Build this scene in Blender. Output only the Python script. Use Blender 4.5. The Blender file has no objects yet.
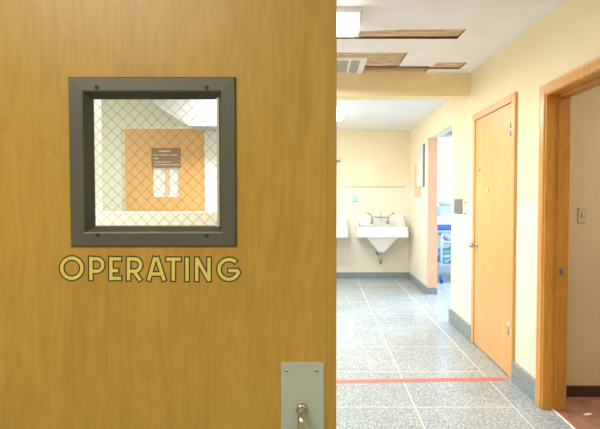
import bpy, bmesh, math, random
from mathutils import Vector, Matrix
random.seed(7)
C = bpy.context.scene.collection
SC = bpy.context.scene

# ------------------------------------------------------------------ materials
def new_mat(name):
    m = bpy.data.materials.new(name); m.use_nodes = True
    nt = m.node_tree
    return m, nt, nt.nodes['Principled BSDF']

def setp(b, **k):
    for key, v in k.items():
        b.inputs[key.replace('_', ' ')].default_value = v

def N(nt, t, **k):
    n = nt.nodes.new(t)
    for a, v in k.items(): setattr(n, a, v)
    return n

def ramp(nt, stops, interp='LINEAR'):
    r = nt.nodes.new('ShaderNodeValToRGB'); r.color_ramp.interpolation = interp
    e = r.color_ramp.elements
    while len(e) < len(stops): e.new(0.5)
    for i, (p, c) in enumerate(stops):
        e[i].position = p; e[i].color = (*c, 1)
    return r

def coords(nt, scale=(1, 1, 1), rot=(0, 0, 0), loc=(0, 0, 0)):
    t = nt.nodes.new('ShaderNodeTexCoord'); m = nt.nodes.new('ShaderNodeMapping')
    m.inputs['Scale'].default_value = scale; m.inputs['Rotation'].default_value = rot
    m.inputs['Location'].default_value = loc
    nt.links.new(t.outputs['Object'], m.inputs['Vector'])
    return m.outputs['Vector']

def plain(name, col, rough=0.5, metal=0.0, spec=0.5, var=0.04, vscale=6):
    m, nt, b = new_mat(name)
    v = coords(nt)
    n = N(nt, 'ShaderNodeTexNoise'); n.inputs['Scale'].default_value = vscale; n.inputs['Detail'].default_value = 4
    nt.links.new(v, n.inputs['Vector'])
    lo = tuple(max(0, c * (1 - var)) for c in col); hi = tuple(min(1, c * (1 + var)) for c in col)
    r = ramp(nt, [(0.3, lo), (0.7, hi)])
    nt.links.new(n.outputs['Fac'], r.inputs['Fac']); nt.links.new(r.outputs['Color'], b.inputs['Base Color'])
    setp(b, Roughness=rough, Metallic=metal); b.inputs['Specular IOR Level'].default_value = spec
    return m

def wood(name, dark, mid, light, rough=0.35, fine=70, figure=3.0, axis='z', coat=0.0, rings=0.0):
    m, nt, b = new_mat(name)
    s = {'z': (1, 1, 0.12), 'x': (0.06, 1, 1), 'y': (1, 0.06, 1)}[axis]
    s2 = {'z': (1, 1, 0.22), 'x': (0.22, 1, 1), 'y': (1, 0.22, 1)}[axis]
    n1 = N(nt, 'ShaderNodeTexNoise'); n1.inputs['Scale'].default_value = fine; n1.inputs['Detail'].default_value = 5
    nt.links.new(coords(nt, s), n1.inputs['Vector'])
    n2 = N(nt, 'ShaderNodeTexNoise'); n2.inputs['Scale'].default_value = figure * 3; n2.inputs['Detail'].default_value = 3
    n2.inputs['Distortion'].default_value = 1.2
    nt.links.new(coords(nt, s2), n2.inputs['Vector'])
    n3 = N(nt, 'ShaderNodeTexNoise'); n3.inputs['Scale'].default_value = 30; n3.inputs['Detail'].default_value = 2
    nt.links.new(coords(nt, s2, loc=(3, 1, 5)), n3.inputs['Vector'])
    a = N(nt, 'ShaderNodeMath', operation='MULTIPLY_ADD'); a.inputs[1].default_value = 0.35
    nt.links.new(n1.outputs['Fac'], a.inputs[0])
    mm = N(nt, 'ShaderNodeMath', operation='MULTIPLY_ADD'); mm.inputs[1].default_value = 0.42
    nt.links.new(n2.outputs['Fac'], mm.inputs[0])
    m3 = N(nt, 'ShaderNodeMath', operation='MULTIPLY'); m3.inputs[1].default_value = 0.23
    nt.links.new(n3.outputs['Fac'], m3.inputs[0]); nt.links.new(m3.outputs[0], mm.inputs[2])
    nt.links.new(mm.outputs[0], a.inputs[2])
    r = ramp(nt, [(0.33, dark), (0.5, mid), (0.66, light)])
    if rings:
        n4 = N(nt, 'ShaderNodeTexNoise'); n4.inputs['Scale'].default_value = 4.2; n4.inputs['Detail'].default_value = 1.5; n4.inputs['Distortion'].default_value = 0.3
        s4 = {'z': (1.3, 1.3, 0.30), 'x': (0.30, 1.3, 1.3), 'y': (1.3, 0.30, 1.3)}[axis]
        nt.links.new(coords(nt, s4, loc=(1.7, 0.4, 2.2)), n4.inputs['Vector'])
        k4 = N(nt, 'ShaderNodeMath', operation='MULTIPLY'); k4.inputs[1].default_value = 17; nt.links.new(n4.outputs['Fac'], k4.inputs[0])
        fr4 = N(nt, 'ShaderNodeMath', operation='FRACT'); nt.links.new(k4.outputs[0], fr4.inputs[0])
        pw = N(nt, 'ShaderNodeMath', operation='POWER'); pw.inputs[1].default_value = 5; nt.links.new(fr4.outputs[0], pw.inputs[0])
        nm = N(nt, 'ShaderNodeMath', operation='MULTIPLY'); nt.links.new(pw.outputs[0], nm.inputs[0]); nt.links.new(n3.outputs['Fac'], nm.inputs[1])
        sb = N(nt, 'ShaderNodeMath', operation='MULTIPLY_ADD'); sb.inputs[1].default_value = -rings; nt.links.new(nm.outputs[0], sb.inputs[0]); nt.links.new(a.outputs[0], sb.inputs[2])
        a = sb
    nt.links.new(a.outputs[0], r.inputs['Fac']); nt.links.new(r.outputs['Color'], b.inputs['Base Color'])
    setp(b, Roughness=rough); b.inputs['Coat Weight'].default_value = coat
    b.inputs['Coat Roughness'].default_value = 0.35
    return m

def tiled_wall(name, upper, lower, split, horiz, tile=(0.20, 0.10), mortar=0.86):
    """painted plaster above `split` (m), glazed running-bond tile below; horiz = 'x' or 'y' world axis along the wall"""
    m, nt, b = new_mat(name)
    t = N(nt, 'ShaderNodeNewGeometry'); sp = N(nt, 'ShaderNodeSeparateXYZ')
    nt.links.new(t.outputs['Position'], sp.inputs[0])
    cb = N(nt, 'ShaderNodeCombineXYZ')
    nt.links.new(sp.outputs['X' if horiz == 'x' else 'Y'], cb.inputs[0]); nt.links.new(sp.outputs['Z'], cb.inputs[1])
    br = N(nt, 'ShaderNodeTexBrick')
    br.inputs['Scale'].default_value = 1.0; br.inputs['Brick Width'].default_value = tile[0]; br.inputs['Row Height'].default_value = tile[1]
    br.inputs['Mortar Size'].default_value = 0.0035; br.inputs['Mortar Smooth'].default_value = 0.3
    br.inputs['Color1'].default_value = (*lower, 1); br.inputs['Color2'].default_value = (*[c * 0.97 for c in lower], 1)
    br.inputs['Mortar'].default_value = (*[c * mortar for c in lower], 1)
    nt.links.new(cb.outputs[0], br.inputs['Vector'])
    n = N(nt, 'ShaderNodeTexNoise'); n.inputs['Scale'].default_value = 2.2; n.inputs['Detail'].default_value = 5
    nt.links.new(t.outputs['Position'], n.inputs['Vector'])
    r = ramp(nt, [(0.3, tuple(c * f for c, f in zip(upper, (0.95, 0.93, 0.87)))), (0.7, upper)])
    nt.links.new(n.outputs['Fac'], r.inputs['Fac'])
    g = N(nt, 'ShaderNodeMath', operation='GREATER_THAN'); g.inputs[1].default_value = split
    nt.links.new(sp.outputs['Z'], g.inputs[0])
    mx = N(nt, 'ShaderNodeMix', data_type='RGBA')
    nt.links.new(g.outputs[0], mx.inputs[0]); nt.links.new(br.outputs['Color'], mx.inputs[6]); nt.links.new(r.outputs['Color'], mx.inputs[7])
    nt.links.new(mx.outputs[2], b.inputs['Base Color'])
    ro = N(nt, 'ShaderNodeMapRange'); ro.inputs[3].default_value = 0.42; ro.inputs[4].default_value = 0.75
    nt.links.new(g.outputs[0], ro.inputs[0]); nt.links.new(ro.outputs[0], b.inputs['Roughness'])
    return m

def terrazzo(name, joints=True, tint=(1, 1, 1), rough=0.22):
    m, nt, b = new_mat(name)
    g = N(nt, 'ShaderNodeNewGeometry')
    v1 = N(nt, 'ShaderNodeTexVoronoi'); v1.inputs['Scale'].default_value = 150
    nt.links.new(g.outputs['Position'], v1.inputs['Vector'])
    bw = N(nt, 'ShaderNodeRGBToBW'); nt.links.new(v1.outputs['Color'], bw.inputs[0])
    T = lambda c: tuple(a * t for a, t in zip(c, tint))
    r = ramp(nt, [(0.0, T((0.19, 0.225, 0.24))), (0.3, T((0.275, 0.32, 0.345))), (0.62, T((0.36, 0.415, 0.445))), (0.78, T((0.55, 0.60, 0.63)))], 'LINEAR')
    nt.links.new(bw.outputs[0], r.inputs['Fac'])
    n = N(nt, 'ShaderNodeTexNoise'); n.inputs['Scale'].default_value = 1.4; n.inputs['Detail'].default_value = 6
    nt.links.new(g.outputs['Position'], n.inputs['Vector'])
    rn = ramp(nt, [(0.3, (0.86, 0.88, 0.88)), (0.7, (1.08, 1.06, 1.04))])
    nt.links.new(n.outputs['Fac'], rn.inputs['Fac'])
    mul = N(nt, 'ShaderNodeMix', data_type='RGBA', blend_type='MULTIPLY'); mul.inputs[0].default_value = 1
    nt.links.new(r.outputs['Color'], mul.inputs[6]); nt.links.new(rn.outputs['Color'], mul.inputs[7])
    out = mul.outputs[2]
    if joints:
        sp = N(nt, 'ShaderNodeSeparateXYZ'); nt.links.new(g.outputs['Position'], sp.inputs[0])
        def line(o, off, pitch, w):
            a = N(nt, 'ShaderNodeMath', operation='ADD'); a.inputs[1].default_value = -off + pitch * 40 + pitch / 2
            nt.links.new(sp.outputs[o], a.inputs[0])
            md = N(nt, 'ShaderNodeMath', operation='MODULO'); md.inputs[1].default_value = pitch; nt.links.new(a.outputs[0], md.inputs[0])
            su = N(nt, 'ShaderNodeMath', operation='SUBTRACT'); su.inputs[1].default_value = pitch / 2; nt.links.new(md.outputs[0], su.inputs[0])
            ab = N(nt, 'ShaderNodeMath', operation='ABSOLUTE'); nt.links.new(su.outputs[0], ab.inputs[0])
            lt = N(nt, 'ShaderNodeMath', operation='LESS_THAN'); lt.inputs[1].default_value = w / 2; nt.links.new(ab.outputs[0], lt.inputs[0])
            return lt.outputs[0]
        lx = line('X', 1.305, 0.669, 0.011); ly = line('Y', 3.207, 0.668, 0.010)
        inb = N(nt, 'ShaderNodeMath', operation='LESS_THAN'); inb.inputs[1].default_value = 1.305; nt.links.new(sp.outputs['X'], inb.inputs[0])
        ly2 = N(nt, 'ShaderNodeMath', operation='MULTIPLY'); nt.links.new(ly, ly2.inputs[0]); nt.links.new(inb.outputs[0], ly2.inputs[1])
        mxl = N(nt, 'ShaderNodeMath', operation='MAXIMUM'); nt.links.new(lx, mxl.inputs[0]); nt.links.new(ly2.outputs[0], mxl.inputs[1])
        mk = N(nt, 'ShaderNodeMix', data_type='RGBA'); mk.inputs[7].default_value = (0.62, 0.63, 0.58, 1)
        nt.links.new(mxl.outputs[0], mk.inputs[0]); nt.links.new(out, mk.inputs[6]); out = mk.outputs[2]
    nt.links.new(out, b.inputs['Base Color'])
    rr = N(nt, 'ShaderNodeMapRange'); rr.inputs[3].default_value = rough - 0.05; rr.inputs[4].default_value = rough + 0.08
    nt.links.new(n.outputs['Fac'], rr.inputs[0]); nt.links.new(rr.outputs[0], b.inputs['Roughness'])
    return m

def emit(name, col, strength):
    m, nt, b = new_mat(name)
    setp(b, Base_Color=(*col, 1)); b.inputs['Emission Color'].default_value = (*col, 1); b.inputs['Emission Strength'].default_value = strength
    return m

def acoustic(name):
    m, nt, b = new_mat(name)
    g = N(nt, 'ShaderNodeNewGeometry')
    v = N(nt, 'ShaderNodeTexVoronoi'); v.inputs['Scale'].default_value = 60
    nt.links.new(g.outputs['Position'], v.inputs['Vector'])
    r = ramp(nt, [(0.08, (0.66, 0.65, 0.66)), (0.24, (0.88, 0.885, 0.92))])
    nt.links.new(v.outputs['Distance'], r.inputs['Fac'])
    n = N(nt, 'ShaderNodeTexNoise'); n.inputs['Scale'].default_value = 3; n.inputs['Detail'].default_value = 6
    nt.links.new(g.outputs['Position'], n.inputs['Vector'])
    rn = ramp(nt, [(0.35, (0.95, 0.93, 0.91)), (0.6, (1, 1, 1))]); nt.links.new(n.outputs['Fac'], rn.inputs['Fac'])
    mul = N(nt, 'ShaderNodeMix', data_type='RGBA', blend_type='MULTIPLY'); mul.inputs[0].default_value = 1
    nt.links.new(r.outputs['Color'], mul.inputs[6]); nt.links.new(rn.outputs['Color'], mul.inputs[7])
    nt.links.new(mul.outputs[2], b.inputs['Base Color']); setp(b, Roughness=0.9)
    return m

def glass_mat(name, tint=(1, 1, 1), refl=0.06):
    m, nt, b = new_mat(name)
    nt.nodes.remove(b); out = nt.nodes['Material Output']
    tr = N(nt, 'ShaderNodeBsdfTransparent'); tr.inputs[0].default_value = (*tint, 1)
    gl = N(nt, 'ShaderNodeBsdfGlossy'); gl.inputs['Roughness'].default_value = 0.02
    lw = N(nt, 'ShaderNodeFresnel'); lw.inputs['IOR'].default_value = 1.45
    mx = N(nt, 'ShaderNodeMixShader')
    nt.links.new(lw.outputs[0], mx.inputs[0]); nt.links.new(tr.outputs[0], mx.inputs[1]); nt.links.new(gl.outputs[0], mx.inputs[2])
    nt.links.new(mx.outputs[0], out.inputs[0])
    return m

M = {}
M['door'] = wood('birch_veneer', (0.425, 0.236, 0.034), (0.505, 0.292, 0.043), (0.56, 0.335, 0.058), rough=0.40, fine=90, figure=1.3, rings=0.13, coat=0.15)
M['door_edge'] = wood('birch_edge_band', (0.42, 0.235, 0.036), (0.49, 0.28, 0.047), (0.55, 0.325, 0.063), rough=0.4, fine=70, figure=2)
M['closet'] = wood('orange_veneer', (0.68, 0.355, 0.115), (0.735, 0.405, 0.145), (0.78, 0.455, 0.18), rough=0.38, fine=80, figure=1.3, rings=0.10)
M['trim_wood'] = wood('stained_trim', (0.50, 0.215, 0.032), (0.62, 0.285, 0.048), (0.72, 0.37, 0.08), rough=0.3, fine=80, figure=2)
M['salmon'] = wood('salmon_jamb', (0.76, 0.43, 0.28), (0.82, 0.49, 0.33), (0.86, 0.54, 0.38), rough=0.4, fine=50, figure=2)
M['frame'] = plain('grey_bronze_metal', (0.115, 0.112, 0.085), 0.42, 0.25, 0.5, 0.06, 9)
M['screw'] = plain('dark_screw', (0.045, 0.045, 0.04), 0.4, 0.6)
M['plate'] = plain('satin_green_grey_plate', (0.47, 0.52, 0.44), 0.42, 0.1, 0.5, 0.05, 14)
M['steel'] = plain('worn_nickel', (0.55, 0.50, 0.40), 0.22, 1.0, 0.5, 0.05, 30)
M['chrome'] = plain('chrome', (0.50, 0.51, 0.54), 0.22, 1.0)
M['gold'] = plain('gold_leaf', (0.74, 0.60, 0.13), 0.45, 0.0, 0.5, 0.06, 60)
M['ink'] = plain('dark_outline', (0.035, 0.035, 0.018), 0.5)
M['wire'] = plain('embedded_wire', (0.25, 0.23, 0.19), 0.5, 0.2)
M['bead'] = plain('glazing_bead', (0.55, 0.56, 0.42), 0.5)
M['glass'] = glass_mat('clear_glass', (0.96, 0.98, 0.96))
M['wall_right'] = tiled_wall('cream_tiled_wall_right', (0.87, 0.77, 0.52), (0.85, 0.79, 0.64), 1.39, 'y')
M['wall_far'] = tiled_wall('cream_tiled_wall_far', (0.87, 0.785, 0.60), (0.86, 0.80, 0.67), 1.633, 'y', mortar=0.93)
M['wall_back'] = tiled_wall('cream_tiled_wall_back', (0.87, 0.785, 0.59), (0.86, 0.80, 0.67), 1.633, 'x', mortar=0.93)
M['beam'] = plain('yellow_painted_beam', (0.88, 0.74, 0.46), 0.7, 0, 0.3, 0.05, 4)
M['ceil_tile'] = acoustic('acoustic_tile')
M['tile_edge'] = plain('brown_fibre_edge', (0.27, 0.17, 0.10), 0.95, 0, 0.2, 0.3, 30)
M['lath'] = wood('bare_ceiling_boards', (0.33, 0.22, 0.12), (0.62, 0.47, 0.30), (0.84, 0.70, 0.50), rough=0.85, fine=22, figure=2.6, axis='x', rings=0.25)
M['white_ceiling'] = plain('white_plaster_ceiling', (0.82, 0.84, 0.88), 0.85, 0, 0.3, 0.02, 3)
M['floor'] = terrazzo('terrazzo_floor')
M['base'] = terrazzo('terrazzo_base', joints=False, tint=(0.68, 0.70, 0.70), rough=0.35)
M['redtape'] = plain('red_tape', (0.70, 0.17, 0.14), 0.45, 0, 0.5, 0.12, 20)
M['white'] = plain('white_enamel', (0.86, 0.86, 0.84), 0.18, 0, 0.5, 0.015)
M['white_paint'] = plain('white_paint', (0.82, 0.82, 0.80), 0.45, 0, 0.5, 0.02)
M['sill_white'] = plain('cream_white_paint', (0.90, 0.88, 0.80), 0.5, 0, 0.4, 0.02)
M['tan_plastic'] = plain('tan_plastic', (0.55, 0.46, 0.32), 0.5)
M['rail'] = plain('tan_ledge', (0.52, 0.44, 0.30), 0.6)
M['trim_dark'] = wood('shaded_stop', (0.40, 0.165, 0.022), (0.50, 0.22, 0.034), (0.58, 0.28, 0.05), rough=0.35, fine=80, figure=2)  # darker copy of the trim wood, shade of the stop put into its colour
M['louver'] = plain('grey_louver', (0.50, 0.49, 0.44), 0.55)
M['black'] = plain('duct_dark', (0.10, 0.095, 0.085), 0.8)
M['tan_wall'] = plain('tan_wall_paint', (0.62, 0.51, 0.34), 0.8, 0, 0.3, 0.03, 2)
M['brown_base'] = plain('dark_brown_vinyl', (0.055, 0.022, 0.018), 0.5)
M['red_floor'] = plain('red_brown_floor', (0.32, 0.165, 0.105), 0.5, 0, 0.4, 0.25, 12)
M['ivory'] = plain('ivory_plastic', (0.72, 0.64, 0.45), 0.45)
M['grey_plate'] = plain('grey_metal_plate', (0.19, 0.18, 0.18), 0.5, 0.2)
M['aqua'] = plain('pale_aqua_plastic', (0.42, 0.72, 0.72), 0.5)
M['greypanel'] = plain('pale_grey_panel', (0.66, 0.68, 0.72), 0.4)
M['darkblue'] = plain('slate_edge', (0.13, 0.17, 0.25), 0.45)
M['sheet'] = plain('white_sheet', (0.85, 0.88, 0.92), 0.85, 0, 0.3, 0.03)
M['blue'] = plain('blue_vinyl', (0.05, 0.13, 0.46), 0.45)
M['paleblue'] = plain('pale_blue_cloth', (0.45, 0.58, 0.82), 0.8)
M['teal'] = plain('teal_cloth', (0.30, 0.48, 0.60), 0.8)
M['green'] = plain('sea_green_cloth', (0.20, 0.50, 0.42), 0.8)
M['pale_green'] = plain('pale_green_wall', (0.78, 0.78, 0.66), 0.8, 0, 0.3, 0.03, 2)
M['lobby_white'] = plain('off_white_wall', (0.52, 0.51, 0.51), 0.8, 0, 0.3, 0.03, 2)
M['cream'] = plain('cream_paint', (0.88, 0.80, 0.55), 0.7, 0, 0.3, 0.03, 2)
M['sign_brown'] = plain('brown_sign', (0.30, 0.17, 0.09), 0.5)
M['lens'] = emit('lamp_lens', (0.94, 0.98, 1.0), 9)
M['globe'] = emit('lamp_globe', (1.0, 0.97, 0.90), 7)
M['room_bounce'] = plain('pale_room_paint', (0.72, 0.66, 0.52), 0.85)

# ------------------------------------------------------------------ mesh helpers
def box(bm, x0, x1, y0, y1, z0, z1, bev=0.0, seg=2, mi=0):
    r = bmesh.ops.create_cube(bm, size=1)
    vs = r['verts']
    for v in vs:
        v.co = Vector(((x0 + x1) / 2 + v.co.x * (x1 - x0), (y0 + y1) / 2 + v.co.y * (y1 - y0), (z0 + z1) / 2 + v.co.z * (z1 - z0)))
    fs = set(f for v in vs for f in v.link_faces)
    for f in fs: f.material_index = mi
    if bev > 0:
        es = set(e for v in vs for e in v.link_edges)
        bmesh.ops.bevel(bm, geom=list(es), offset=bev, segments=seg, profile=0.5, affect='EDGES')
    return bm

def tube(bm, pts, r, n=12, cap=True, mi=0):
    pts = [Vector(p) for p in pts]
    rr = r if isinstance(r, (list, tuple)) else [r] * len(pts)
    rings = []; up = None
    for i, p in enumerate(pts):
        d = (pts[min(i + 1, len(pts) - 1)] - pts[max(i - 1, 0)]).normalized()
        if up is None:
            up = Vector((0, 0, 1)) if abs(d.z) < 0.9 else Vector((1, 0, 0))
        a = d.cross(up).normalized(); b_ = a.cross(d).normalized(); up = b_
        rings.append([bm.verts.new(p + (a * math.cos(2 * math.pi * k / n) + b_ * math.sin(2 * math.pi * k / n)) * rr[i]) for k in range(n)])
    for i in range(len(rings) - 1):
        for k in range(n):
            f = bm.faces.new((rings[i][k], rings[i][(k + 1) % n], rings[i + 1][(k + 1) % n], rings[i + 1][k])); f.smooth = True; f.material_index = mi
    if cap:
        bm.faces.new(rings[0]); bm.faces.new(rings[-1])
    return bm

def lathe(bm, prof, origin=(0, 0, 0), axis=(0, 0, 1), n=24):
    """prof: list of (radius, height along axis)"""
    ax = Vector(axis).normalized(); o = Vector(origin)
    q = Vector((0, 0, 1)).rotation_difference(ax).to_matrix()
    rings = []
    for r, h in prof:
        rings.append([bm.verts.new(o + q @ Vector((max(r, 1e-5) * math.cos(2 * math.pi * k / n), max(r, 1e-5) * math.sin(2 * math.pi * k / n), h))) for k in range(n)])
    for i in range(len(rings) - 1):
        for k in range(n):
            f = bm.faces.new((rings[i][k], rings[i][(k + 1) % n], rings[i + 1][(k + 1) % n], rings[i + 1][k])); f.smooth = True
    bm.faces.new(rings[0]); bm.faces.new(rings[-1])
    return bm

def loft(bm, loops, cap0=True, cap1=True, smooth=False):
    R = [[bm.verts.new(p) for p in l] for l in loops]
    n = len(R[0])
    for i in range(len(R) - 1):
        for k in range(n):
            f = bm.faces.new((R[i][k], R[i][(k + 1) % n], R[i + 1][(k + 1) % n], R[i + 1][k])); f.smooth = smooth
    if cap0: bm.faces.new(R[0])
    if cap1: bm.faces.new(R[-1])
    return bm

def rrect(x0, x1, y0, y1, z, r, k=4):
    out = []
    for cx, cy, a0 in ((x1 - r, y1 - r, 0), (x0 + r, y1 - r, 90), (x0 + r, y0 + r, 180), (x1 - r, y0 + r, 270)):
        for i in range(k + 1):
            a = math.radians(a0 + 90 * i / k); out.append((cx + r * math.cos(a), cy + r * math.sin(a), z))
    return out

def obj(name, bm, mats, parent=None):
    bmesh.ops.recalc_face_normals(bm, faces=bm.faces)
    me = bpy.data.meshes.new(name); bm.to_mesh(me); bm.free()
    for m in (mats if isinstance(mats, (list, tuple)) else [mats]): me.materials.append(m)
    o = bpy.data.objects.new(name, me); C.objects.link(o)
    if parent is not None:
        o.parent = parent
        par = parent; off = Vector((0, 0, 0))
        while par is not None: off += par.location; par = par.parent
        for v in me.vertices: v.co -= off
    return o

def tag(o, label, cat, group=None, kind=None):
    o['label'] = label; o['category'] = cat
    if group: o['group'] = group
    if kind: o['kind'] = kind
    return o

def struct(name, bm, mats, label=None, parent=None):
    o = obj(name, bm, mats, parent)
    if parent is None: o['kind'] = 'structure'
    if label: o['label'] = label
    return o

def thing(name, loc, label, cat, group=None, kind=None):
    e = bpy.data.objects.new(name, None); C.objects.link(e); e.location = loc; e.empty_display_size = 0.1
    return tag(e, label, cat, group, kind)

B = bmesh.new

def bx(*a, **k):
    return box(B(), *a, **k)

def boxes(*lst, bev=0.0):
    bm = B()
    for a in lst: box(bm, *a, bev=bev)
    return bm

# ------------------------------------------------------------------ camera
cam = bpy.data.cameras.new('camera'); co = bpy.data.objects.new('camera', cam); C.objects.link(co)
F = 480.0
cam.sensor_fit = 'HORIZONTAL'; cam.sensor_width = 36; cam.lens = 36 * F / 600
cam.shift_x = -21 / 600; cam.clip_start = 0.02
pitch = math.atan(14.5 / F)
co.location = (0, 0, 1.4); co.rotation_euler = (math.pi / 2 - pitch, 0, 0)
SC.camera = co

def at(px, py, y):                       # photograph pixel -> point on the plane y = const (used for the door lettering)
    a = (px - 321) / F; b_ = (214.5 - py) / F; c, s = math.cos(pitch), math.sin(pitch)
    d = Vector((a, c + b_ * s, -s + b_ * c)); t = y / d.y
    return (d.x * t, 1.4 + d.z * t)

# ------------------------------------------------------------------ floors
struct('floor', bx(-4.0, 1.55, -2.6, 8.75, -0.12, 0.0), M['floor'], 'grey speckled terrazzo floor with thin pale divider strips')
struct('floor', bx(1.55, 4.2, 1.2, 3.5, -0.12, 0.0), M['red_floor'], 'red-brown floor of the side room through the right doorway')
struct('floor', bx(1.55, 5.4, 5.3, 11.0, -0.12, 0.0), M['floor'], 'terrazzo floor of the bright room beyond the far opening')
struct('trim', bx(1.543, 1.558, 2.3, 3.166, -0.01, 0.003), M['white_paint'], 'white threshold strip across the right doorway')

# ------------------------------------------------------------------ right wall (near part, face at x = 1.50)
WR = 1.50; WT = 1.625
struct('wall_right', boxes((WR, WT, 1.2, 2.28, 0, 2.75), (WR, WT, 3.186, 3.73, 0, 2.75), (WR, WT, 4.65, 5.516, 0, 2.75),
                           (WR, WT, 2.28, 3.186, 2.10, 2.75), (WR, WT, 3.73, 4.65, 2.18, 2.75)), M['wall_right'],
       'cream right-hand corridor wall, painted above and tiled below')
# far part, face at x = 1.58
struct('wall_right', boxes((1.58, 1.72, 7.1, 8.75, 0, 2.75), (1.58, 1.72, 5.516, 7.1, 2.31, 2.75)), M['wall_far'],
       'cream far right wall beside the bright opening')
struct('wall_back', bx(-1.0, 1.75, 8.6, 8.75, 0, 2.75), M['wall_back'], 'cream back wall behind the sinks')
struct('wall_back_rail', bx(0.40, 1.50, 8.592, 8.60, 1.626, 1.640), M['rail'], 'thin ledge where tile meets paint on the back wall').name = 'trim_1'
# baseboards of terrazzo
def baseboard(name, a, label):
    x0, x1, y0, y1, h = a
    bm = bx(x0, x1, y0, y1, 0, h, bev=0.008)
    return struct(name, bm, M['base'], label)
baseboard('baseboard_right', (1.472, 1.502, 3.248, 3.682, 0.152), 'grey terrazzo base between the closet door and the right doorway')
baseboard('baseboard_right', (1.472, 1.502, 4.700, 5.516, 0.148), 'grey terrazzo base beyond the closet door')
baseboard('baseboard_right', (1.472, 1.502, 1.2, 2.2, 0.152), 'grey terrazzo base nearest the camera')
baseboard('baseboard_far', (1.554, 1.582, 7.10, 8.58, 0.115), 'grey terrazzo base of the far right wall')
baseboard('baseboard_back', (-0.69, 1.56, 8.572, 8.602, 0.10), 'grey terrazzo base under the sinks')

# ------------------------------------------------------------------ bright opening at the far right
jm = struct('trim_2', bx(1.575, 1.722, 7.088, 7.101, 0.0, 2.31), M['salmon'], 'salmon pink jamb face of the bright far opening')
struct('trim_3', bx(1.571, 1.724, 7.080, 7.102, 0.0, 0.10), M['base'], 'grey foot of the salmon jamb')
# the bright room behind it
struct('wall_room_back', boxes((1.72, 5.4, 10.5, 10.6, 0, 0.85), (1.72, 2.15, 10.5, 10.6, 0.85, 2.8), (4.6, 5.4, 10.5, 10.6, 0.85, 2.8), (1.72, 5.4, 10.5, 10.6, 2.8, 3.0)), M['lobby_white'],
       'white outer wall of the bright room').name = 'wall_outer'
struct('wall_room_left', bx(1.62, 1.72, 8.75, 10.6, 0, 3.0), M['lobby_white'], 'white wall of the bright room').name = 'wall_left_room'
struct('wall_room_right', bx(5.3, 5.4, 5.3, 10.5, 0, 3.0), M['lobby_white'], 'white wall of the bright room, right side').name = 'wall_right_room'
struct('wall_room_near', bx(1.625, 5.4, 5.3, 5.4, 0, 3.0), M['lobby_white'], 'white wall of the bright room, near side').name = 'wall_front_room'
struct('ceiling_room', bx(1.60, 5.4, 5.3, 10.6, 2.9, 3.0), M['white_ceiling'], 'white ceiling of the bright room').name = 'ceiling'
wf = struct('window_2', boxes((2.15, 4.6, 10.47, 10.53, 0.82, 0.88), (2.15, 4.6, 10.47, 10.53, 2.76, 2.82), (2.12, 2.18, 10.47, 10.53, 0.82, 2.82), (4.57, 4.63, 10.47, 10.53, 0.82, 2.82), (3.36, 3.42, 10.47, 10.53, 0.82, 2.82)),
            M['white_paint'], 'tall white-framed window flooding the far room with daylight')
struct('pane', boxes((2.18, 3.36, 10.50, 10.505, 0.88, 2.76), (3.42, 4.57, 10.50, 10.505, 0.88, 2.76)), M['glass'], None, wf)

# ------------------------------------------------------------------ ceiling: tiles on a slightly sloping plane, some fallen away
def zc(y): return 2.614 + 0.034 * (y - 2.95)
tm = B()
def tile(x0, x1, y0, y1, drop=0.0, th=0.009):
    vs = []
    for zoff in (0, th):
        for x, y in ((x0, y0), (x1, y0), (x1, y1), (x0, y1)):
            vs.append(tm.verts.new((x, y, zc(y) + zoff - drop)))
    for idx, mi in (((0, 3, 2, 1), 0), ((4, 5, 6, 7), 1), ((0, 1, 5, 4), 1), ((1, 2, 6, 5), 1), ((2, 3, 7, 6), 1), ((3, 0, 4, 7), 1)):
        f = tm.faces.new([vs[i] for i in idx]); f.material_index = mi
# rows (y) split by holes
tile(-4.0, 1.52, 1.2, 3.512)
tile(1.05, 1.52, 3.512, 3.740); tile(-4.0, -0.60, 3.512, 3.740)
tile(-4.0, 1.52, 3.740, 4.122)
tile(0.738, 1.066, 4.122, 4.459); tile(1.066, 1.52, 4.122, 4.459); tile(-4.0, -0.5, 4.122, 4.459)
tile(0.738, 1.066, 4.459, 4.60); tile(1.346, 1.52, 4.459, 4.71); tile(-4.0, -0.5, 4.459, 4.60)
tile(-4.0, -0.5, 4.60, 4.885)
tile(1.046, 1.346, 4.71, 4.885); tile(1.346, 1.52, 4.71, 4.885)
struct('ceiling', tm, [M['ceil_tile'], M['tile_edge']], 'white acoustic tile ceiling with missing strips')
lb = B()
for k, (y0, y1) in enumerate(((3.40, 3.55), (3.56, 3.70), (3.71, 3.85), (4.00, 4.16), (4.17, 4.31), (4.32, 4.47), (4.48, 4.62), (4.63, 4.78), (4.79, 4.90))):
    box(lb, -1.2, 1.52, y0, y1, zc((y0 + y1) / 2) + 0.0125 + 0.002 * (k % 3), zc((y0 + y1) / 2) + 0.05)
struct('ceiling', lb, M['lath'], 'bare brown boards showing where ceiling tiles are gone')
struct('ceiling', bx(-4.0, 1.7, 1.2, 5.05, 2.76, 2.80), M['white_ceiling'], 'slab above the corridor ceiling')
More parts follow.
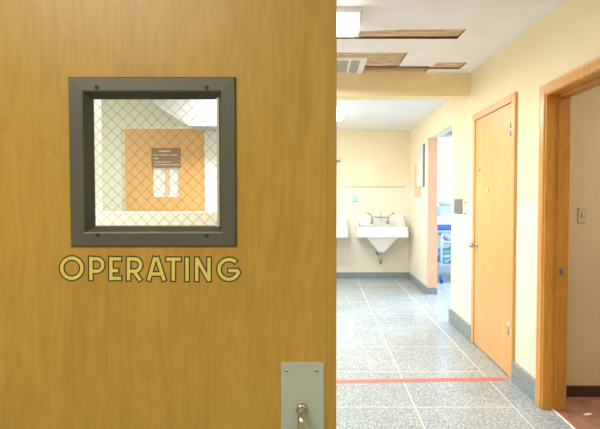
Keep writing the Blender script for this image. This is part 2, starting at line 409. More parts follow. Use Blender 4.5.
# torn tile remnants hanging at the gaps
def remnant(pts, y_th, label, mat):
    bm = B(); lo = [(x, y, zc(y) + 0.001) for x, y in pts]; hi = [(x, y, zc(y) + 0.0095) for x, y in pts]
    loft(bm, [lo, hi]); o = obj('ceiling', bm, mat); o['kind'] = 'structure'; o['label'] = label
remnant([(0.20, 3.505), (0.55, 3.505), (0.56, 3.525), (0.47, 3.53), (0.38, 3.55), (0.22, 3.545)], 0, 'torn tile edge beside the ceiling light', M['ceil_tile'])
remnant([(-0.5, 4.60), (0.40, 4.60), (0.55, 4.66), (0.80, 4.64), (1.04, 4.66), (1.04, 4.70), (0.5, 4.74), (-0.5, 4.72)], 0, 'broken dark tile strip in the ceiling gap', M['tile_edge'])
struct('ceiling', bx(-4.0, 1.75, 5.05, 8.75, 2.65, 2.75), M['white_ceiling'], 'smooth white ceiling over the sinks')
struct('beam', bx(-4.0, 1.52, 4.875, 5.06, 2.447, 2.80, bev=0.006), M['beam'], 'yellow painted ceiling beam across the corridor').name = 'beam_1'

# ------------------------------------------------------------------ lights and grille on the ceiling
cl = thing('ceiling_light', (-0.05, 3.20, 2.62), 'bright white wraparound lamp beside the torn ceiling strip', 'ceiling light')
obj('housing', bx(-0.37, 0.262, 3.07, 3.36, 2.585, 2.625, bev=0.004), M['white_paint'], cl)
bm = B(); loft(bm, [[(x, y, z) for x, y, z in ((-0.36, 3.085, 2.586), (-0.36, 3.345, 2.586), (-0.36, 3.315, 2.515), (-0.36, 3.28, 2.505), (-0.36, 3.15, 2.505), (-0.36, 3.115, 2.515))],
                    [(x, y, z) for x, y, z in ((0.245, 3.085, 2.586), (0.245, 3.345, 2.586), (0.23, 3.315, 2.515), (0.225, 3.28, 2.505), (0.225, 3.15, 2.505), (0.23, 3.115, 2.515))]])
obj('diffuser', bm, M['lens'], cl)
obj('end_cap', bx(0.243, 0.258, 3.078, 3.35, 2.52, 2.59, bev=0.003), M['white_paint'], cl)

gl = thing('ceiling_light', (0.225, 6.72, 2.65), 'small glowing globe lamp on the smooth far ceiling', 'ceiling light')
obj('canopy', lathe(B(), [(0.075, 0), (0.075, -0.015), (0.06, -0.03), (0.0, -0.031)], (0.225, 6.72, 2.65)), M['white_paint'], gl)
obj('globe', lathe(B(), [(0.045, -0.03), (0.085, -0.05), (0.10, -0.085), (0.085, -0.12), (0.05, -0.145), (0.0, -0.15)], (0.225, 6.72, 2.65)), M['globe'], gl)

vt = thing('ceiling_vent', (0.16, 4.55, 2.66), 'white framed grey air grille at the broken ceiling edge', 'vent')
def sl(x0, x1, y0, y1, d0, d1):
    bm = B(); lo = [(x, y, zc(y) + d0) for x, y in ((x0, y0), (x1, y0), (x1, y1), (x0, y1))]; hi = [(x, y, zc(y) + d1) for x, y in ((x0, y0), (x1, y0), (x1, y1), (x0, y1))]
    loft(bm, [lo, hi]); return bm
fr = B()
for a in ((-0.10, 0.412, 4.29, 4.335), (-0.10, 0.412, 4.83, 4.872), (-0.10, -0.055, 4.335, 4.83), (0.355, 0.412, 4.335, 4.83)):
    t_ = sl(*a, -0.012, 0.010); me_ = bpy.data.meshes.new('t'); t_.to_mesh(me_); fr.from_mesh(me_); t_.free()
obj('frame', fr, M['white_paint'], vt)
obj('divider', sl(0.250, 0.272, 4.335, 4.83, -0.010, 0.008), M['white_paint'], vt)
lv = B()
for k in range(20):
    y = 4.345 + k * 0.0245
    loft(lv, [[(-0.05, y, zc(y) + 0.012), (0.35, y, zc(y) + 0.012), (0.35, y + 0.018, zc(y) - 0.004), (-0.05, y + 0.018, zc(y) - 0.004)],
              [(-0.05, y + 0.002, zc(y) + 0.014), (0.35, y + 0.002, zc(y) + 0.014), (0.35, y + 0.020, zc(y) - 0.002), (-0.05, y + 0.020, zc(y) - 0.002)]])
obj('louver', lv, M['louver'], vt)

# ------------------------------------------------------------------ closet door (flush orange door in the right wall)
d2 = thing('door_2', (1.52, 4.19, 0), 'closed flush orange wooden door in the right corridor wall', 'door', None, 'structure')
obj('leaf', bx(1.487, 1.53, 3.752, 4.628, 0.012, 2.158, bev=0.002), M['closet'], d2)
cs = obj('casing', boxes((1.476, 1.52, 3.682, 3.750, 0, 2.225), (1.476, 1.52, 4.632, 4.700, 0, 2.225), (1.476, 1.52, 3.750, 4.632, 2.162, 2.225), bev=0.006), M['closet'], d2)
kb = obj('knob', lathe(B(), [(0.030, 0), (0.030, 0.006), (0.012, 0.010), (0.011, 0.030), (0.026, 0.040), (0.029, 0.055), (0.022, 0.066), (0.0, 0.068)], (1.487, 4.570, 0.97), (-1, 0, 0)), M['chrome'], d2)
for z in (0.39, 1.944):
    obj('hinge', tube(B(), [(1.479, 3.751, z - 0.05), (1.479, 3.751, z + 0.05)], 0.009), M['chrome'], d2)
hp = B()
for a in range(4):
    an = math.radians(90 * a)
    tube(hp, [(1.484, 4.27, 1.489), (1.480, 4.27 + 0.026 * math.cos(an), 1.489 + 0.026 * math.sin(an))], 0.006, 8)
obj('hook', hp, M['white_paint'], d2)
obj('peephole', lathe(B(), [(0.012, 0), (0.012, 0.004), (0.0, 0.005)], (1.487, 4.50, 1.681), (-1, 0, 0), 12), M['tile_edge'], d2)
struct('closet_back', bx(1.655, 1.75, 3.6, 4.8, 0, 2.3), M['black'], 'back of the closet').name = 'wall_closet'

# ------------------------------------------------------------------ right doorway (open, looking into a tan side room)
dr = thing('door_3', (1.57, 2.73, 0), 'open doorway with amber wooden frame in the near right wall', 'doorway', None, 'structure')
obj('casing', boxes((1.468, 1.502, 3.180, 3.248, 0, 2.155), (1.468, 1.502, 2.212, 2.280, 0, 2.155), (1.468, 1.502, 2.280, 3.180, 2.087, 2.155), bev=0.011), M['trim_wood'], dr)
obj('bead', boxes((1.466, 1.478, 3.232, 3.252, 0, 2.160), (1.466, 1.478, 2.208, 2.228, 0, 2.160), (1.466, 1.478, 2.228, 3.232, 2.140, 2.160), bev=0.006), M['closet'], dr)  # lighter wood than the casing, its edge highlight put into the colour
obj('jamb', boxes((1.478, 1.628, 3.166, 3.188, 0, 2.085), (1.478, 1.628, 2.276, 2.296, 0, 2.085), (1.478, 1.628, 2.276, 3.188, 2.085, 2.103), bev=0.003), M['trim_wood'], dr)
obj('stop', boxes((1.556, 1.630, 3.150, 3.170, 0, 2.085), (1.556, 1.630, 2.292, 2.312, 0, 2.085), (1.556, 1.630, 2.296, 3.166, 2.068, 2.088), bev=0.004), M['trim_dark'], dr)
sp_ = obj('strike_plate', bx(1.565, 1.603, 3.1475, 3.1515, 0.895, 0.957, bev=0.001), M['chrome'], dr)
obj('latch_hole', bx(1.574, 1.588, 3.1460, 3.149, 0.910, 0.942), M['black'], sp_)  # dark block on the plate, stands in for the shade inside the hole
struct('wall_side', bx(1.62, 4.2, 3.385, 3.50, 0, 2.75), M['tan_wall'], 'tan wall of the side room')
struct('wall_side', bx(1.615, 1.6255, 3.19, 3.385, 0, 2.75), M['tan_wall'], 'tan return wall behind the doorway jamb')
struct('wall_side', bx(4.1, 4.2, 1.1, 3.5, 0, 2.75), M['tan_wall'], 'tan far wall of the side room')
struct('wall_side', bx(1.655, 4.2, 1.1, 1.2, 0, 2.75), M['tan_wall'], 'tan near wall of the side room')
struct('ceiling', bx(1.60, 4.2, 1.1, 3.5, 2.6, 2.75), M['white_ceiling'], 'white ceiling of the side room')
struct('baseboard_side', bx(1.626, 4.1, 3.370, 3.386, 0, 0.078, bev=0.003), M['brown_base'], 'dark brown base of the tan side room wall')
sw = thing('light_switch', (1.842, 3.385, 1.293), 'tan light switch on the tan wall of the side room', 'switch')
obj('cover_plate', bx(1.812, 1.872, 3.378, 3.386, 1.240, 1.348, bev=0.003), M['tan_plastic'], sw)
obj('toggle', bx(1.837, 1.847, 3.366, 3.380, 1.286, 1.304, bev=0.002), M['ivory'], sw)
pp = B(); loft(pp, [[(1.715, 3.07, 0.001), (1.765, 3.082, 0.001), (1.762, 3.106, 0.001), (1.713, 3.096, 0.001)], [(1.716, 3.07, 0.004), (1.766, 3.082, 0.009), (1.762, 3.106, 0.006), (1.713, 3.096, 0.004)]])
tag(obj('paper_scrap', pp, M['white_paint']), 'white paper scrap lying on the red-brown floor', 'paper')

# ------------------------------------------------------------------ plates on the right wall by the closet
ip = thing('wall_plate', (1.50, 5.22, 1.33), 'square grey metal plate on the cream wall left of the switches', 'wall plate')
obj('cover_plate', bx(1.488, 1.501, 5.085, 5.375, 1.252, 1.412, bev=0.003), M['grey_plate'], ip)
for y in (5.115, 5.345):
    for z in (1.272, 1.392):
        obj('screw', lathe(B(), [(0.007, 0), (0.006, 0.003), (0.0, 0.0035)], (1.488, y, z), (-1, 0, 0), 10), M['chrome'], ip)
def wall_switch(z, label):
    t = thing('light_switch', (1.50, 4.94, z), label, 'switch', 'ivory switches beside the orange closet door')
    obj('cover_plate', bx(1.492, 1.501, 4.880, 5.010, z - 0.026, z + 0.026, bev=0.003), M['ivory'], t)
    obj('toggle', bx(1.478, 1.494, 4.935, 4.955, z - 0.006, z + 0.006, bev=0.002), M['grey_plate'], t)
wall_switch(1.372, 'upper of the two ivory switches left of the orange closet door')
wall_switch(1.262, 'lower of the two ivory switches left of the orange closet door')

# ------------------------------------------------------------------ panels on the far right wall
fv = thing('wall_panel', (1.58, 7.56, 1.92), 'pale grey slim panel hung on the far right wall', 'panel')
obj('body', bx(1.548, 1.582, 7.35, 7.80, 1.60, 2.255, bev=0.004), M['greypanel'], fv)
obj('edge_strip', bx(1.558, 1.582, 7.325, 7.352, 1.60, 2.255, bev=0.003), M['darkblue'], fv)
tag(obj('wooden_board', bx(1.562, 1.582, 7.62, 8.02, 1.447, 1.995, bev=0.004), M['salmon']), 'small orange wooden board partly behind the grey panel', 'board')

# ------------------------------------------------------------------ back wall fittings
hk = thing('wall_bracket', (0.33, 8.6, 2.09), 'small white bracket with dark lower edge high on the cream back wall', 'bracket')
obj('arm', bx(0.18, 0.335, 8.53, 8.60, 2.085, 2.105, bev=0.003), M['grey_plate'], hk)
obj('plate', bx(0.330, 0.345, 8.53, 8.60, 2.08, 2.17, bev=0.003), M['white_paint'], hk)
ds = thing('soap_dispenser', (0.60, 8.6, 1.418), 'small pale aqua box on the tiled wall above the sinks', 'dispenser')
obj('body', bx(0.56, 0.64, 8.555, 8.602, 1.375, 1.462, bev=0.008), M['aqua'], ds)
obj('lid', bx(0.563, 0.637, 8.560, 8.602, 1.462, 1.472, bev=0.003), M['aqua'], ds)

# ------------------------------------------------------------------ scrub sinks
def make_sink(x, label):
    t = thing('scrub_sink', (x, 8.36, 0.77), label, 'sink', 'white scrub sinks on the back wall')
    bm = B()
    L = lambda dx, y0, y1, z, r=0.03: rrect(x - dx, x + dx, y0, y1, z, r)
    loft(bm, [L(0.31, 8.16, 8.56, 0.80), L(0.375, 8.125, 8.565, 0.93), L(0.385, 8.115, 8.57, 0.942), L(0.420, 8.095, 8.585, 0.945), L(0.431, 8.085, 8.59, 0.938), L(0.431, 8.085, 8.59, 0.875),
              L(0.434, 8.078, 8.59, 0.868), L(0.434, 8.078, 8.59, 0.775), L(0.428, 8.085, 8.59, 0.765), L(0.272, 8.13, 8.585, 0.764)], True, True, False)
    obj('basin', bm, M['white'], t)
    bm = B(); loft(bm, [L(0.272, 8.13, 8.58, 0.766), L(0.255, 8.135, 8.58, 0.745), L(0.075, 8.24, 8.50, 0.520, 0.025), L(0.050, 8.27, 8.47, 0.490, 0.02)])
    obj('bowl', bm, M['white'], t)
    bm = B()
    loft(bm, [[(x - 0.420, 8.545, 0.944), (x + 0.420, 8.545, 0.944), (x + 0.420, 8.596, 0.944), (x - 0.420, 8.596, 0.944)],
              [(x - 0.417, 8.545, 1.10), (x + 0.417, 8.545, 1.10), (x + 0.417, 8.596, 1.10), (x - 0.417, 8.596, 1.10)],
              [(x - 0.410, 8.556, 1.118), (x + 0.410, 8.556, 1.118), (x + 0.410, 8.596, 1.118), (x - 0.410, 8.596, 1.118)]])
    for s in (-1, 1):
        a, b_ = x + s * 0.420, x + s * 0.395
        loft(bm, [[(a, 8.55, 0.944), (a, 8.55, 1.10), (a, 8.43, 1.01), (a, 8.33, 0.944)], [(b_, 8.55, 0.944), (b_, 8.55, 1.10), (b_, 8.43, 1.01), (b_, 8.33, 0.944)]])
    obj('backsplash', bm, M['white'], t)
    f = obj('faucet', tube(B(), [(x - 0.145, 8.545, 1.00), (x - 0.145, 8.46, 1.00), (x - 0.145, 8.44, 1.02), (x - 0.145, 8.44, 1.075), (x - 0.125, 8.44, 1.095),
                                 (x + 0.125, 8.44, 1.095), (x + 0.145, 8.44, 1.075), (x + 0.145, 8.44, 1.02), (x + 0.145, 8.46, 1.00), (x + 0.145, 8.545, 1.00)], 0.016), M['chrome'], t)
    obj('spout', tube(B(), [(x, 8.44, 1.095), (x, 8.40, 1.12), (x, 8.34, 1.12), (x, 8.29, 1.09), (x, 8.275, 1.05)], [0.016, 0.015, 0.014, 0.013, 0.014]), M['chrome'], f)
    obj('pin', tube(B(), [(x, 8.44, 1.10), (x, 8.44, 1.18)], 0.007, 8), M['chrome'], f)
    for s in (-1, 1):
        obj('handle', tube(B(), [(x + s * 0.145, 8.44, 1.06), (x + s * 0.150, 8.43, 1.11), (x + s * 0.185, 8.41, 1.145), (x + s * 0.235, 8.39, 1.175)], [0.014, 0.014, 0.012, 0.014], 10), M['chrome'], f)
        obj('flange', lathe(B(), [(0.034, 0), (0.032, 0.008), (0.018, 0.014), (0.0, 0.015)], (x + s * 0.145, 8.545, 1.00), (0, -1, 0), 16), M['chrome'], f)
    d = obj('drain_trap', tube(B(), [(x, 8.36, 0.50), (x, 8.36, 0.335), (x, 8.375, 0.30), (x, 8.41, 0.285), (x, 8.445, 0.30), (x, 8.46, 0.335), (x, 8.465, 0.40), (x, 8.49, 0.425), (x, 8.596, 0.425)], 0.021), M['chrome'], t)
    obj('nut', tube(B(), [(x, 8.36, 0.492), (x, 8.36, 0.455)], 0.034, 8), M['chrome'], d)
    obj('valve', tube(B(), [(x - 0.055, 8.596, 0.46), (x - 0.055, 8.50, 0.46), (x - 0.055, 8.46, 0.46), (x - 0.055, 8.43, 0.44)], [0.014, 0.014, 0.022, 0.018], 10), M['chrome'], t)
    return t
make_sink(1.045, 'white wall-hung scrub sink with its funnel bowl and faucet in full view')
make_sink(0.030, 'white scrub sink mostly hidden by the door, left of the full one')

# ------------------------------------------------------------------ red floor tape
tp = B(); loft(tp, [[(-0.9, 3.585, 0.0005), (1.44, 3.685, 0.0005), (1.445, 3.752, 0.0005), (-0.9, 3.652, 0.0005)], [(-0.9, 3.585, 0.002), (1.44, 3.685, 0.002), (1.445, 3.752, 0.002), (-0.9, 3.652, 0.002)]])
tag(obj('floor_tape', tp, M['redtape']), 'red tape line stuck across the grey terrazzo floor', 'tape')

# ------------------------------------------------------------------ stretcher in the bright room
st = thing('hospital_stretcher', (2.8, 8.35, 0), 'blue hospital stretcher with white sheet in the bright room', 'stretcher')
obj('sheet', bx(1.93, 3.85, 8.00, 8.72, 0.985, 1.115, bev=0.03, seg=3), M['sheet'], st)
obj('mattress', bx(1.92, 3.86, 8.01, 8.71, 0.905, 0.99, bev=0.015), M['blue'], st)
fm = B()
for y in (8.03, 8.69):
    tube(fm, [(1.95, y, 0.87), (3.83, y, 0.87)], 0.022); tube(fm, [(2.0, y, 0.30), (3.78, y, 0.30)], 0.02)
    tube(fm, [(2.05, y, 0.86), (2.75, y, 0.31)], 0.017); tube(fm, [(2.05, y, 0.31), (2.75, y, 0.86)], 0.017)
for x in (1.95, 3.83):
    tube(fm, [(x, 8.03, 0.87), (x, 8.69, 0.87)], 0.022)
obj('frame', fm, M['paleblue'], st)
rl = B(); tube(rl, [(2.02, 7.985, 0.84), (2.02, 7.985, 0.70), (3.1, 7.985, 0.70), (3.1, 7.985, 0.84)], 0.014)
obj('side_rail', rl, M['paleblue'], st)
for x in (2.03, 3.75):
    for y in (8.06, 8.66):
        lg = obj('leg', tube(B(), [(x, y, 0.87), (x, y, 0.13)], 0.022), M['paleblue'], st)
        obj('caster', tube(B(), [(x - 0.018, y, 0.07), (x + 0.018, y, 0.07)], 0.069, 20), M['blue'], lg)
obj('shelf', bx(1.98, 3.8, 8.04, 8.68, 0.31, 0.335, bev=0.004), M['paleblue'], st)
cu = thing('folded_blanket', (2.25, 8.3, 0.34), 'sea green folded blanket on the lower shelf of the stretcher', 'blanket')
for k in range(3):
    obj('fold', bx(2.06, 2.5, 8.06, 8.45, 0.345 + k * 0.07, 0.41 + k * 0.07, bev=0.025, seg=3), M['green'] if k != 1 else M['paleblue'], cu)
pl = thing('equipment_case', (2.25, 8.35, 1.117), 'teal boxy case standing on the white stretcher sheet', 'case')
obj('body', bx(2.02, 2.45, 8.15, 8.55, 1.118, 1.30, bev=0.02), M['teal'], pl)
obj('lid', bx(2.07, 2.40, 8.2, 8.5, 1.30, 1.385, bev=0.03), M['teal'], pl)
obj('handle', tube(B(), [(2.15, 8.35, 1.38), (2.15, 8.35, 1.42), (2.32, 8.35, 1.42), (2.32, 8.35, 1.38)], 0.01), M['darkblue'], pl)

# ------------------------------------------------------------------ lobby seen through the operating door's window
struct('wall_partition', boxes((-2.3, -0.52, 2.60, 2.70, 0, 1.262), (-2.3, -1.290, 2.60, 2.70, 1.262, 2.62)), M['cream'], 'cream partition with a wide opening behind the door').name = 'wall_left_partition'
struct('window_1', boxes((-1.290, -0.52, 2.58, 2.72, 1.262, 1.335), (-1.290, -1.236, 2.58, 2.72, 1.335, 2.60), bev=0.004), M['sill_white'], 'white sill of the inner window')
struct('wall_lobby', boxes((-4.0, -2.03, 4.9, 5.0, 0, 2.70), (-1.15, -0.6, 4.9, 5.0, 0, 2.70), (-2.03, -1.15, 4.9, 5.0, 2.14, 2.70)), M['pale_green'], 'pale green wall around the orange door').name = 'wall_lobby'
struct('wall_left', bx(-0.80, -0.70, 5.0, 8.75, 0, 2.75), M['wall_far'], 'cream left wall beyond the lobby')
struct('wall_left', bx(-4.0, -3.9, 1.2, 5.0, 0, 2.75), M['pale_green'], 'pale green outer wall of the lobby')
struct('trim_4', bx(-1.182, -0.95, 4.885, 4.905, 0, 2.12), M['white_paint'], 'white board beside the orange lobby door')
bm = B(); loft(bm, [[(-1.75, 4.55, 2.42), (-1.25, 4.55, 2.098), (-0.60, 4.55, 2.098), (-0.60, 4.55, 2.70), (-1.75, 4.55, 2.70)], [(-1.75, 4.88, 2.42), (-1.25, 4.88, 2.098), (-0.60, 4.88, 2.098), (-0.60, 4.88, 2.70), (-1.75, 4.88, 2.70)]])
struct('soffit', bm, M['lobby_white'], 'grey-white boxed soffit with a slanted end').name = 'beam_2'
d4 = thing('door_4', (-1.59, 4.93, 0), 'orange wooden door with brown notice seen through wired glass', 'door', None, 'structure')
obj('leaf', boxes((-1.995, -1.713, 4.895, 4.935, 0.01, 2.125), (-1.447, -1.185, 4.895, 4.935, 0.01, 2.125), (-1.713, -1.447, 4.895, 4.935, 0.01, 1.430), (-1.713, -1.447, 4.895, 4.935, 1.728, 2.125)), M['closet'], d4)
obj('glass_pane', bx(-1.713, -1.447, 4.91, 4.918, 1.430, 1.728), M['white_paint'], d4)
obj('pane_strip', bx(-1.59, -1.545, 4.904, 4.911, 1.44, 1.72), M['salmon'], d4)
pl_ = obj('notice', bx(-1.722, -1.428, 4.888, 4.896, 1.728, 1.928, bev=0.001), M['sign_brown'], d4)
ln = B()
for (x0, x1, z, h) in ((-1.64, -1.53, 1.895, 0.016), (-1.70, -1.46, 1.856, 0.008), (-1.70, -1.65, 1.822, 0.010), (-1.69, -1.53, 1.785, 0.007), (-1.69, -1.44, 1.758, 0.007)):
    x = x0
    while x < x1:
        w = random.uniform(0.012, 0.028); box(ln, x, min(x + w, x1), 4.8865, 4.8885, z - h / 2, z + h / 2); x += w + 0.008
obj('notice_text', ln, M['white_paint'], pl_)

# ------------------------------------------------------------------ the operating door
DY = 1.138                                    # front face
D = thing('door_1', (-0.43, DY + 0.02, 0), 'large amber birch door lettered OPERATING with a small wired window', 'door', None, 'structure')
HX0, HX1, HZ0, HZ1 = -0.580, -0.210, 1.303, 1.674
lf = B()
xs = [-0.888, HX0, HX1, 0.0125]; zs = [0.010, HZ0, HZ1, 2.13]
def ring_box(bm, xs, zs, y0, y1):
    V = {}
    for j, y in enumerate((y0, y1)):
        for i in range(4):
            for k in range(4): V[i, k, j] = bm.verts.new((xs[i], y, zs[k]))
    for i in range(3):
        for k in range(3):
            if (i, k) == (1, 1): continue
            for j in (0, 1): bm.faces.new((V[i, k, j], V[i + 1, k, j], V[i + 1, k + 1, j], V[i, k + 1, j]))
    def side(a, b_): bm.faces.new((V[a + (0,)], V[b_ + (0,)], V[b_ + (1,)], V[a + (1,)]))
    for i in range(3):
        side((i, 0), (i + 1, 0)); side((i, 3), (i + 1, 3)); side((0, i), (0, i + 1)); side((3, i), (3, i + 1))
    side((1, 1), (2, 1)); side((1, 2), (2, 2)); side((1, 1), (1, 2)); side((2, 1), (2, 2))
ring_box(lf, xs, zs, DY, DY + 0.045)
obj('leaf', lf, M['door'], D)
obj('edge_band', bx(0.0125, 0.0368, DY + 0.0001, DY + 0.0446, 0.010, 2.13, bev=0.0012), M['door_edge'], D)
# window frame: mitred metal section swept around the light
def frame_ring(bm, x0, x1, z0, z1, prof):
    loops = []
    for u, y in prof:
        loops.append([(x0 + u, y, z0 + u), (x1 - u, y, z0 + u), (x1 - u, y, z1 - u), (x0 + u, y, z1 - u)])
    loft(bm, loops, False, False)
FX0, FX1, FZ0, FZ1 = -0.5920, -0.2000, 1.2900, 1.6880
bm = B(); frame_ring(bm, FX0, FX1, FZ0, FZ1, [(0, DY), (0.0, DY - 0.004), (0.003, DY - 0.008), (0.0315, DY - 0.0085), (0.0345, DY - 0.007), (0.0355, DY - 0.004), (0.047, DY + 0.018), (0.047, DY + 0.022), (0.012, DY + 0.022)])
wfr = obj('window_frame', bm, M['frame'], D)
for px, py in ((96.5, 87.5), (206.5, 87.5), (97.5, 235), (206.5, 235.5)):
    x, z = at(px, py, DY - 0.009)
    obj('screw', lathe(B(), [(0.0052, 0), (0.0050, 0.0012), (0.0028, 0.0019), (0.0015, 0.0008), (0.0, 0.0008)], (x, DY - 0.0083, z), (0, -1, 0), 14), M['screw'], wfr)
bm = B()
box(bm, FX1 - 0.0475, FX1 - 0.042, DY + 0.006, DY + 0.0225, FZ0 + 0.046, FZ1 - 0.046)
obj('glazing_bead', bm, M['bead'], wfr)
gx0, gx1, gz0, gz1 = FX0 + 0.040, FX1 - 0.040, FZ0 + 0.040, FZ1 - 0.040
obj('glass_pane', bx(gx0, gx1, DY + 0.0235, DY + 0.0295, gz0, gz1), M['glass'], D)
# wire mesh, diamonds
wm = B(); pitch_x, slope = 0.0278, 1.0
def clip(p, q):
    (xa, za), (xb, zb) = p, q; t0, t1 = 0.0, 1.0; dx, dz = xb - xa, zb - za
    for pp_, qq in ((-dx, xa - gx0), (dx, gx1 - xa), (-dz, za - gz0), (dz, gz1 - za)):
        if abs(pp_) < 1e-9:
            if qq < 0: return None
        else:
            r_ = qq / pp_
            if pp_ < 0: t0 = max(t0, r_)
            else: t1 = min(t1, r_)
    return None if t0 >= t1 else ((xa + t0 * dx, za + t0 * dz), (xa + t1 * dx, za + t1 * dz))
hh = gz1 - gz0
for sgn in (1, -1):
    k = -20
    while k < 40:
        xa = gx0 + k * pitch_x + 0.006
        c_ = clip((xa, gz0), (xa + sgn * hh * slope, gz1))
        if c_: tube(wm, [(c_[0][0], DY + 0.0228, c_[0][1]), (c_[1][0], DY + 0.0228, c_[1][1])], 0.00046, 4, cap=False)
        k += 1
obj('wire_mesh', wm, M['wire'], D)

# lettering: geometric capitals with a dark outline
def arc(cx, cy, r, a0, a1, n=28):
    return [(cx + r * math.cos(math.radians(a0 + (a1 - a0) * i / n)), cy - r * math.sin(math.radians(a0 + (a1 - a0) * i / n))) for i in range(n + 1)]
W = 3.3
def ribbon(bm, pts, w, ext, y, closed=False):
    P = [Vector(p) for p in pts]; n = len(P)
    Ls, Rs = [], []
    for i in range(n):
        a = P[(i - 1) % n] if closed else P[max(i - 1, 0)]; b_ = P[(i + 1) % n] if closed else P[min(i + 1, n - 1)]
        d0 = (P[i] - a).normalized() if (P[i] - a).length > 0 else None; d1 = (b_ - P[i]).normalized() if (b_ - P[i]).length > 0 else None
        d = ((d0 or d1) + (d1 or d0)).normalized(); nrm = Vector((-d.y, d.x))
        k = 1 / max(0.4, nrm.dot(Vector((-(d1 or d0).y, (d1 or d0).x))))
        p = P[i].copy()
        if not closed and i == 0: p = p - d * ext
        if not closed and i == n - 1: p = p + d * ext
        Ls.append(p + nrm * w / 2 * k); Rs.append(p - nrm * w / 2 * k)
    def mk(p):
        x, z = at(p.x, p.y, DY); return bm.verts.new((x, y, z))
    lv = [mk(p) for p in Ls]; rv = [mk(p) for p in Rs]
    for i in range(n if closed else n - 1):
        j = (i + 1) % n
        bm.faces.new((lv[i], lv[j], rv[j], rv[i]))
def bowl(x0, cx, y0, y1):
    cy = (y0 + y1) / 2; r = (y1 - y0) / 2
    return [(x0, y0)] + arc(cx, cy, r, 90, -90, 20) + [(x0, y1)]
LET = [
    ('letter', [('c', arc(71.9, 268.1, 10.1, 0, 360, 56)[:-1])]),
    ('letter', [('o', [(91, 280.0), (91, 256.8)]), ('o', bowl(91, 96.6, 258.7, 271.2))]),
    ('letter', [('o', [(111, 280.2), (111, 256.9)]), ('o', [(111, 258.8), (121.2, 258.8)]), ('o', [(111, 270.6), (118.4, 270.6)]), ('o', [(111, 278.3), (121.2, 278.3)])]),
    ('letter', [('o', [(128.6, 280.4), (128.6, 257.0)]), ('o', bowl(128.6, 134.6, 258.9, 271.2)), ('o', [(134.0, 271.5), (140.6, 280.4)])]),
    ('letter', [('o', [(148.6, 280.5), (155.0, 257.2)]), ('o', [(164.4, 280.5), (156.9, 257.2)]), ('o', [(150.6, 273.9), (161.8, 273.9)])]),
    ('letter', [('o', [(166.4, 259.2), (180.8, 259.2)]), ('o', [(173.4, 280.8), (173.4, 259.2)])]),
    ('letter', [('o', [(187.1, 281.0), (187.1, 257.5)])]),
    ('letter', [('o', [(196.8, 281.0), (196.8, 257.5)]), ('o', [(209.0, 281.2), (209.0, 257.5)]), ('o', [(197.2, 259.0), (208.6, 279.8)])]),
    ('letter', [('o', arc(229.0, 269.3, 9.9, 46, 342, 44) + [(237.4, 270.6)]), ('o', [(228.4, 270.6), (238.2, 270.6)])]),
]
for name, strokes in LET:
    g, o_ = B(), B()
    for i, (kind, pts) in enumerate(strokes):
        ribbon(o_, pts, W + 2.7, 1.35, DY - 0.00030 - 0.00002 * i, kind == 'c')
        ribbon(g, pts, W, 0.0, DY - 0.00050 - 0.00002 * i, kind == 'c')
    L_ = obj('letter', g, M['gold'], D)
    obj('letter_outline', o_, M['ink'], L_)

# pull plate and handle
x0, z1 = at(281, 362, DY); x1, _ = at(324, 362, DY)
pb = obj('pull_plate', bx(x0, x1, DY - 0.003, DY + 0.0005, z1 - 0.40, z1, bev=0.0012), M['plate'], D)
for px in (287, 316.5):
    x, z = at(px, 370, DY)
    for zz in (z, z1 - 0.40 + (z1 - z)):
        obj('screw', lathe(B(), [(0.0040, 0), (0.0038, 0.0012), (0.0, 0.0016)], (x, DY - 0.003, zz), (0, -1, 0), 14), M['steel'], pb)
hx, hz = at(302, 409, DY)
h = obj('pull_handle', tube(B(), [(hx, DY - 0.003, hz), (hx, DY - 0.022, hz), (hx, DY - 0.034, hz - 0.004), (hx, DY - 0.042, hz - 0.016), (hx, DY - 0.046, hz - 0.035), (hx, DY - 0.048, hz - 0.11),
                                   (hx, DY - 0.046, hz - 0.185), (hx, DY - 0.042, hz - 0.204), (hx, DY - 0.034, hz - 0.216), (hx, DY - 0.022, hz - 0.22), (hx, DY - 0.003, hz - 0.22)],
                          [0.0105, 0.0095, 0.0085, 0.0082, 0.0085, 0.0095, 0.0085, 0.0082, 0.0085, 0.0095, 0.0105], 16), M['steel'], D)
for zz in (hz, hz - 0.22):
    obj('rosette', lathe(B(), [(0.0150, 0), (0.0148, 0.003), (0.0125, 0.006), (0.0100, 0.007), (0.0, 0.0072)], (hx, DY - 0.003, zz), (0, -1, 0), 28), M['steel'], h)
for z in (0.25, 1.07, 1.9):
    obj('hinge', tube(B(), [(-0.892, DY - 0.006, z - 0.055), (-0.892, DY - 0.006, z + 0.055)], 0.008), M['plate'], D)

# wall around the double doorway and the room the camera stands in
struct('wall_front', boxes((-3.0, -0.925, 1.10, 1.2, 0, 2.75), (0.985, 1.70, 1.10, 1.2, 0, 2.75), (-0.925, 0.985, 1.10, 1.2, 2.17, 2.75)), M['room_bounce'], 'pale wall around the double doorway')
struct('trim_5', boxes((-0.925, -0.897, 1.085, 1.215, 0, 2.17), (0.957, 0.985, 1.085, 1.215, 0, 2.17), (-0.897, 0.957, 1.085, 1.215, 2.142, 2.17), bev=0.003), M['trim_wood'], 'wooden frame of the double doorway')
struct('wall_near_left', bx(-3.1, -3.0, -2.6, 1.2, 0, 2.75), M['room_bounce'], 'left wall of the near room')
struct('wall_near_right', bx(2.2, 2.3, -2.6, 1.2, 0, 2.75), M['room_bounce'], 'right wall of the near room')
struct('wall_near_back', bx(-3.0, 2.2, -2.6, -2.5, 0, 2.75), M['room_bounce'], 'rear wall of the near room')
struct('floor', bx(1.55, 2.3, -2.6, 1.1, -0.12, 0.0), M['floor'], 'terrazzo floor of the near room')
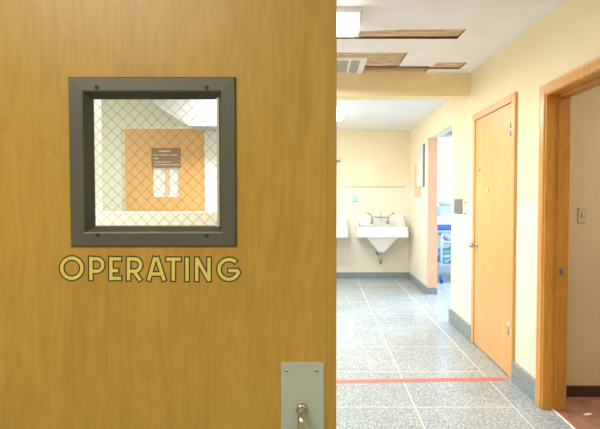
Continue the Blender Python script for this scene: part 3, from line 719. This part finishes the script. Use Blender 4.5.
struct('ceiling', bx(-3.1, 2.3, -2.6, 1.2, 2.70, 2.80), M['white_ceiling'], 'white ceiling of the near room')

# ------------------------------------------------------------------ light
def area(name, loc, sx, sy, power, col, rot=(0, 0, 0)):
    l = bpy.data.lights.new(name, 'AREA'); l.shape = 'RECTANGLE'; l.size = sx; l.size_y = sy; l.energy = power; l.color = col
    o = bpy.data.objects.new(name, l); C.objects.link(o); o.location = loc; o.rotation_euler = rot
    return o
area('corridor_fill', (-0.40, 4.2, 2.52), 0.9, 0.4, 76, (0.98, 0.99, 1.0))  # added fill without a fixture, kept out of view behind the door
area('sink_room_fill', (-0.30, 6.6, 2.62), 0.9, 0.9, 64, (0.98, 0.985, 1.0))  # unseen fill added to brighten the sink end
area('lobby_fill', (-2.5, 3.6, 2.5), 1.0, 0.4, 12, (1.0, 0.97, 0.92))  # added fill for the lobby behind the wired glass, no fixture
area('lobby_fill', (-1.6, 1.75, 2.5), 0.6, 0.3, 34, (1.0, 0.98, 0.95))  # second added fill, brightens the partition front and white sill
area('bright_room_fill', (3.4, 7.4, 2.86), 1.6, 1.6, 230, (0.72, 0.85, 1.0))  # added cool fill that blows out the far room along with the window
area('side_room_fill', (3.0, 2.3, 2.57), 0.6, 0.3, 32, (1.0, 0.98, 0.88))  # weak fill added to lift the tan wall, no source seen
area('near_room_unseen_lamp', (-1.2, -0.45, 2.66), 1.2, 0.5, 47, (1.0, 0.95, 0.80))
area('near_room_unseen_lamp', (1.1, -0.8, 2.66), 1.2, 0.5, 21, (1.0, 0.94, 0.84))  # added as fill for the inner left face of the window frame
w = bpy.data.worlds.new('sky'); SC.world = w; w.use_nodes = True
bg = w.node_tree.nodes['Background']; bg.inputs[0].default_value = (0.86, 0.93, 1.0, 1); bg.inputs[1].default_value = 4.0

SC.view_settings.view_transform = 'Standard'; SC.view_settings.look = 'None'
SC.view_settings.exposure = 0.0; SC.view_settings.gamma = 1.0; SC.view_settings.use_curve_mapping = False
SC.cycles.use_denoising = True
SC.cycles.max_bounces = 10; SC.cycles.diffuse_bounces = 6; SC.cycles.transparent_max_bounces = 12
SC.cycles.sample_clamp_indirect = 8

for o in list(C.objects):                      # every top-level thing and part of the room says what it is
    if o.parent is None and o.get('kind') == 'structure' and 'category' not in o:
        o['category'] = o.name.split('.')[0].split('_')[0]
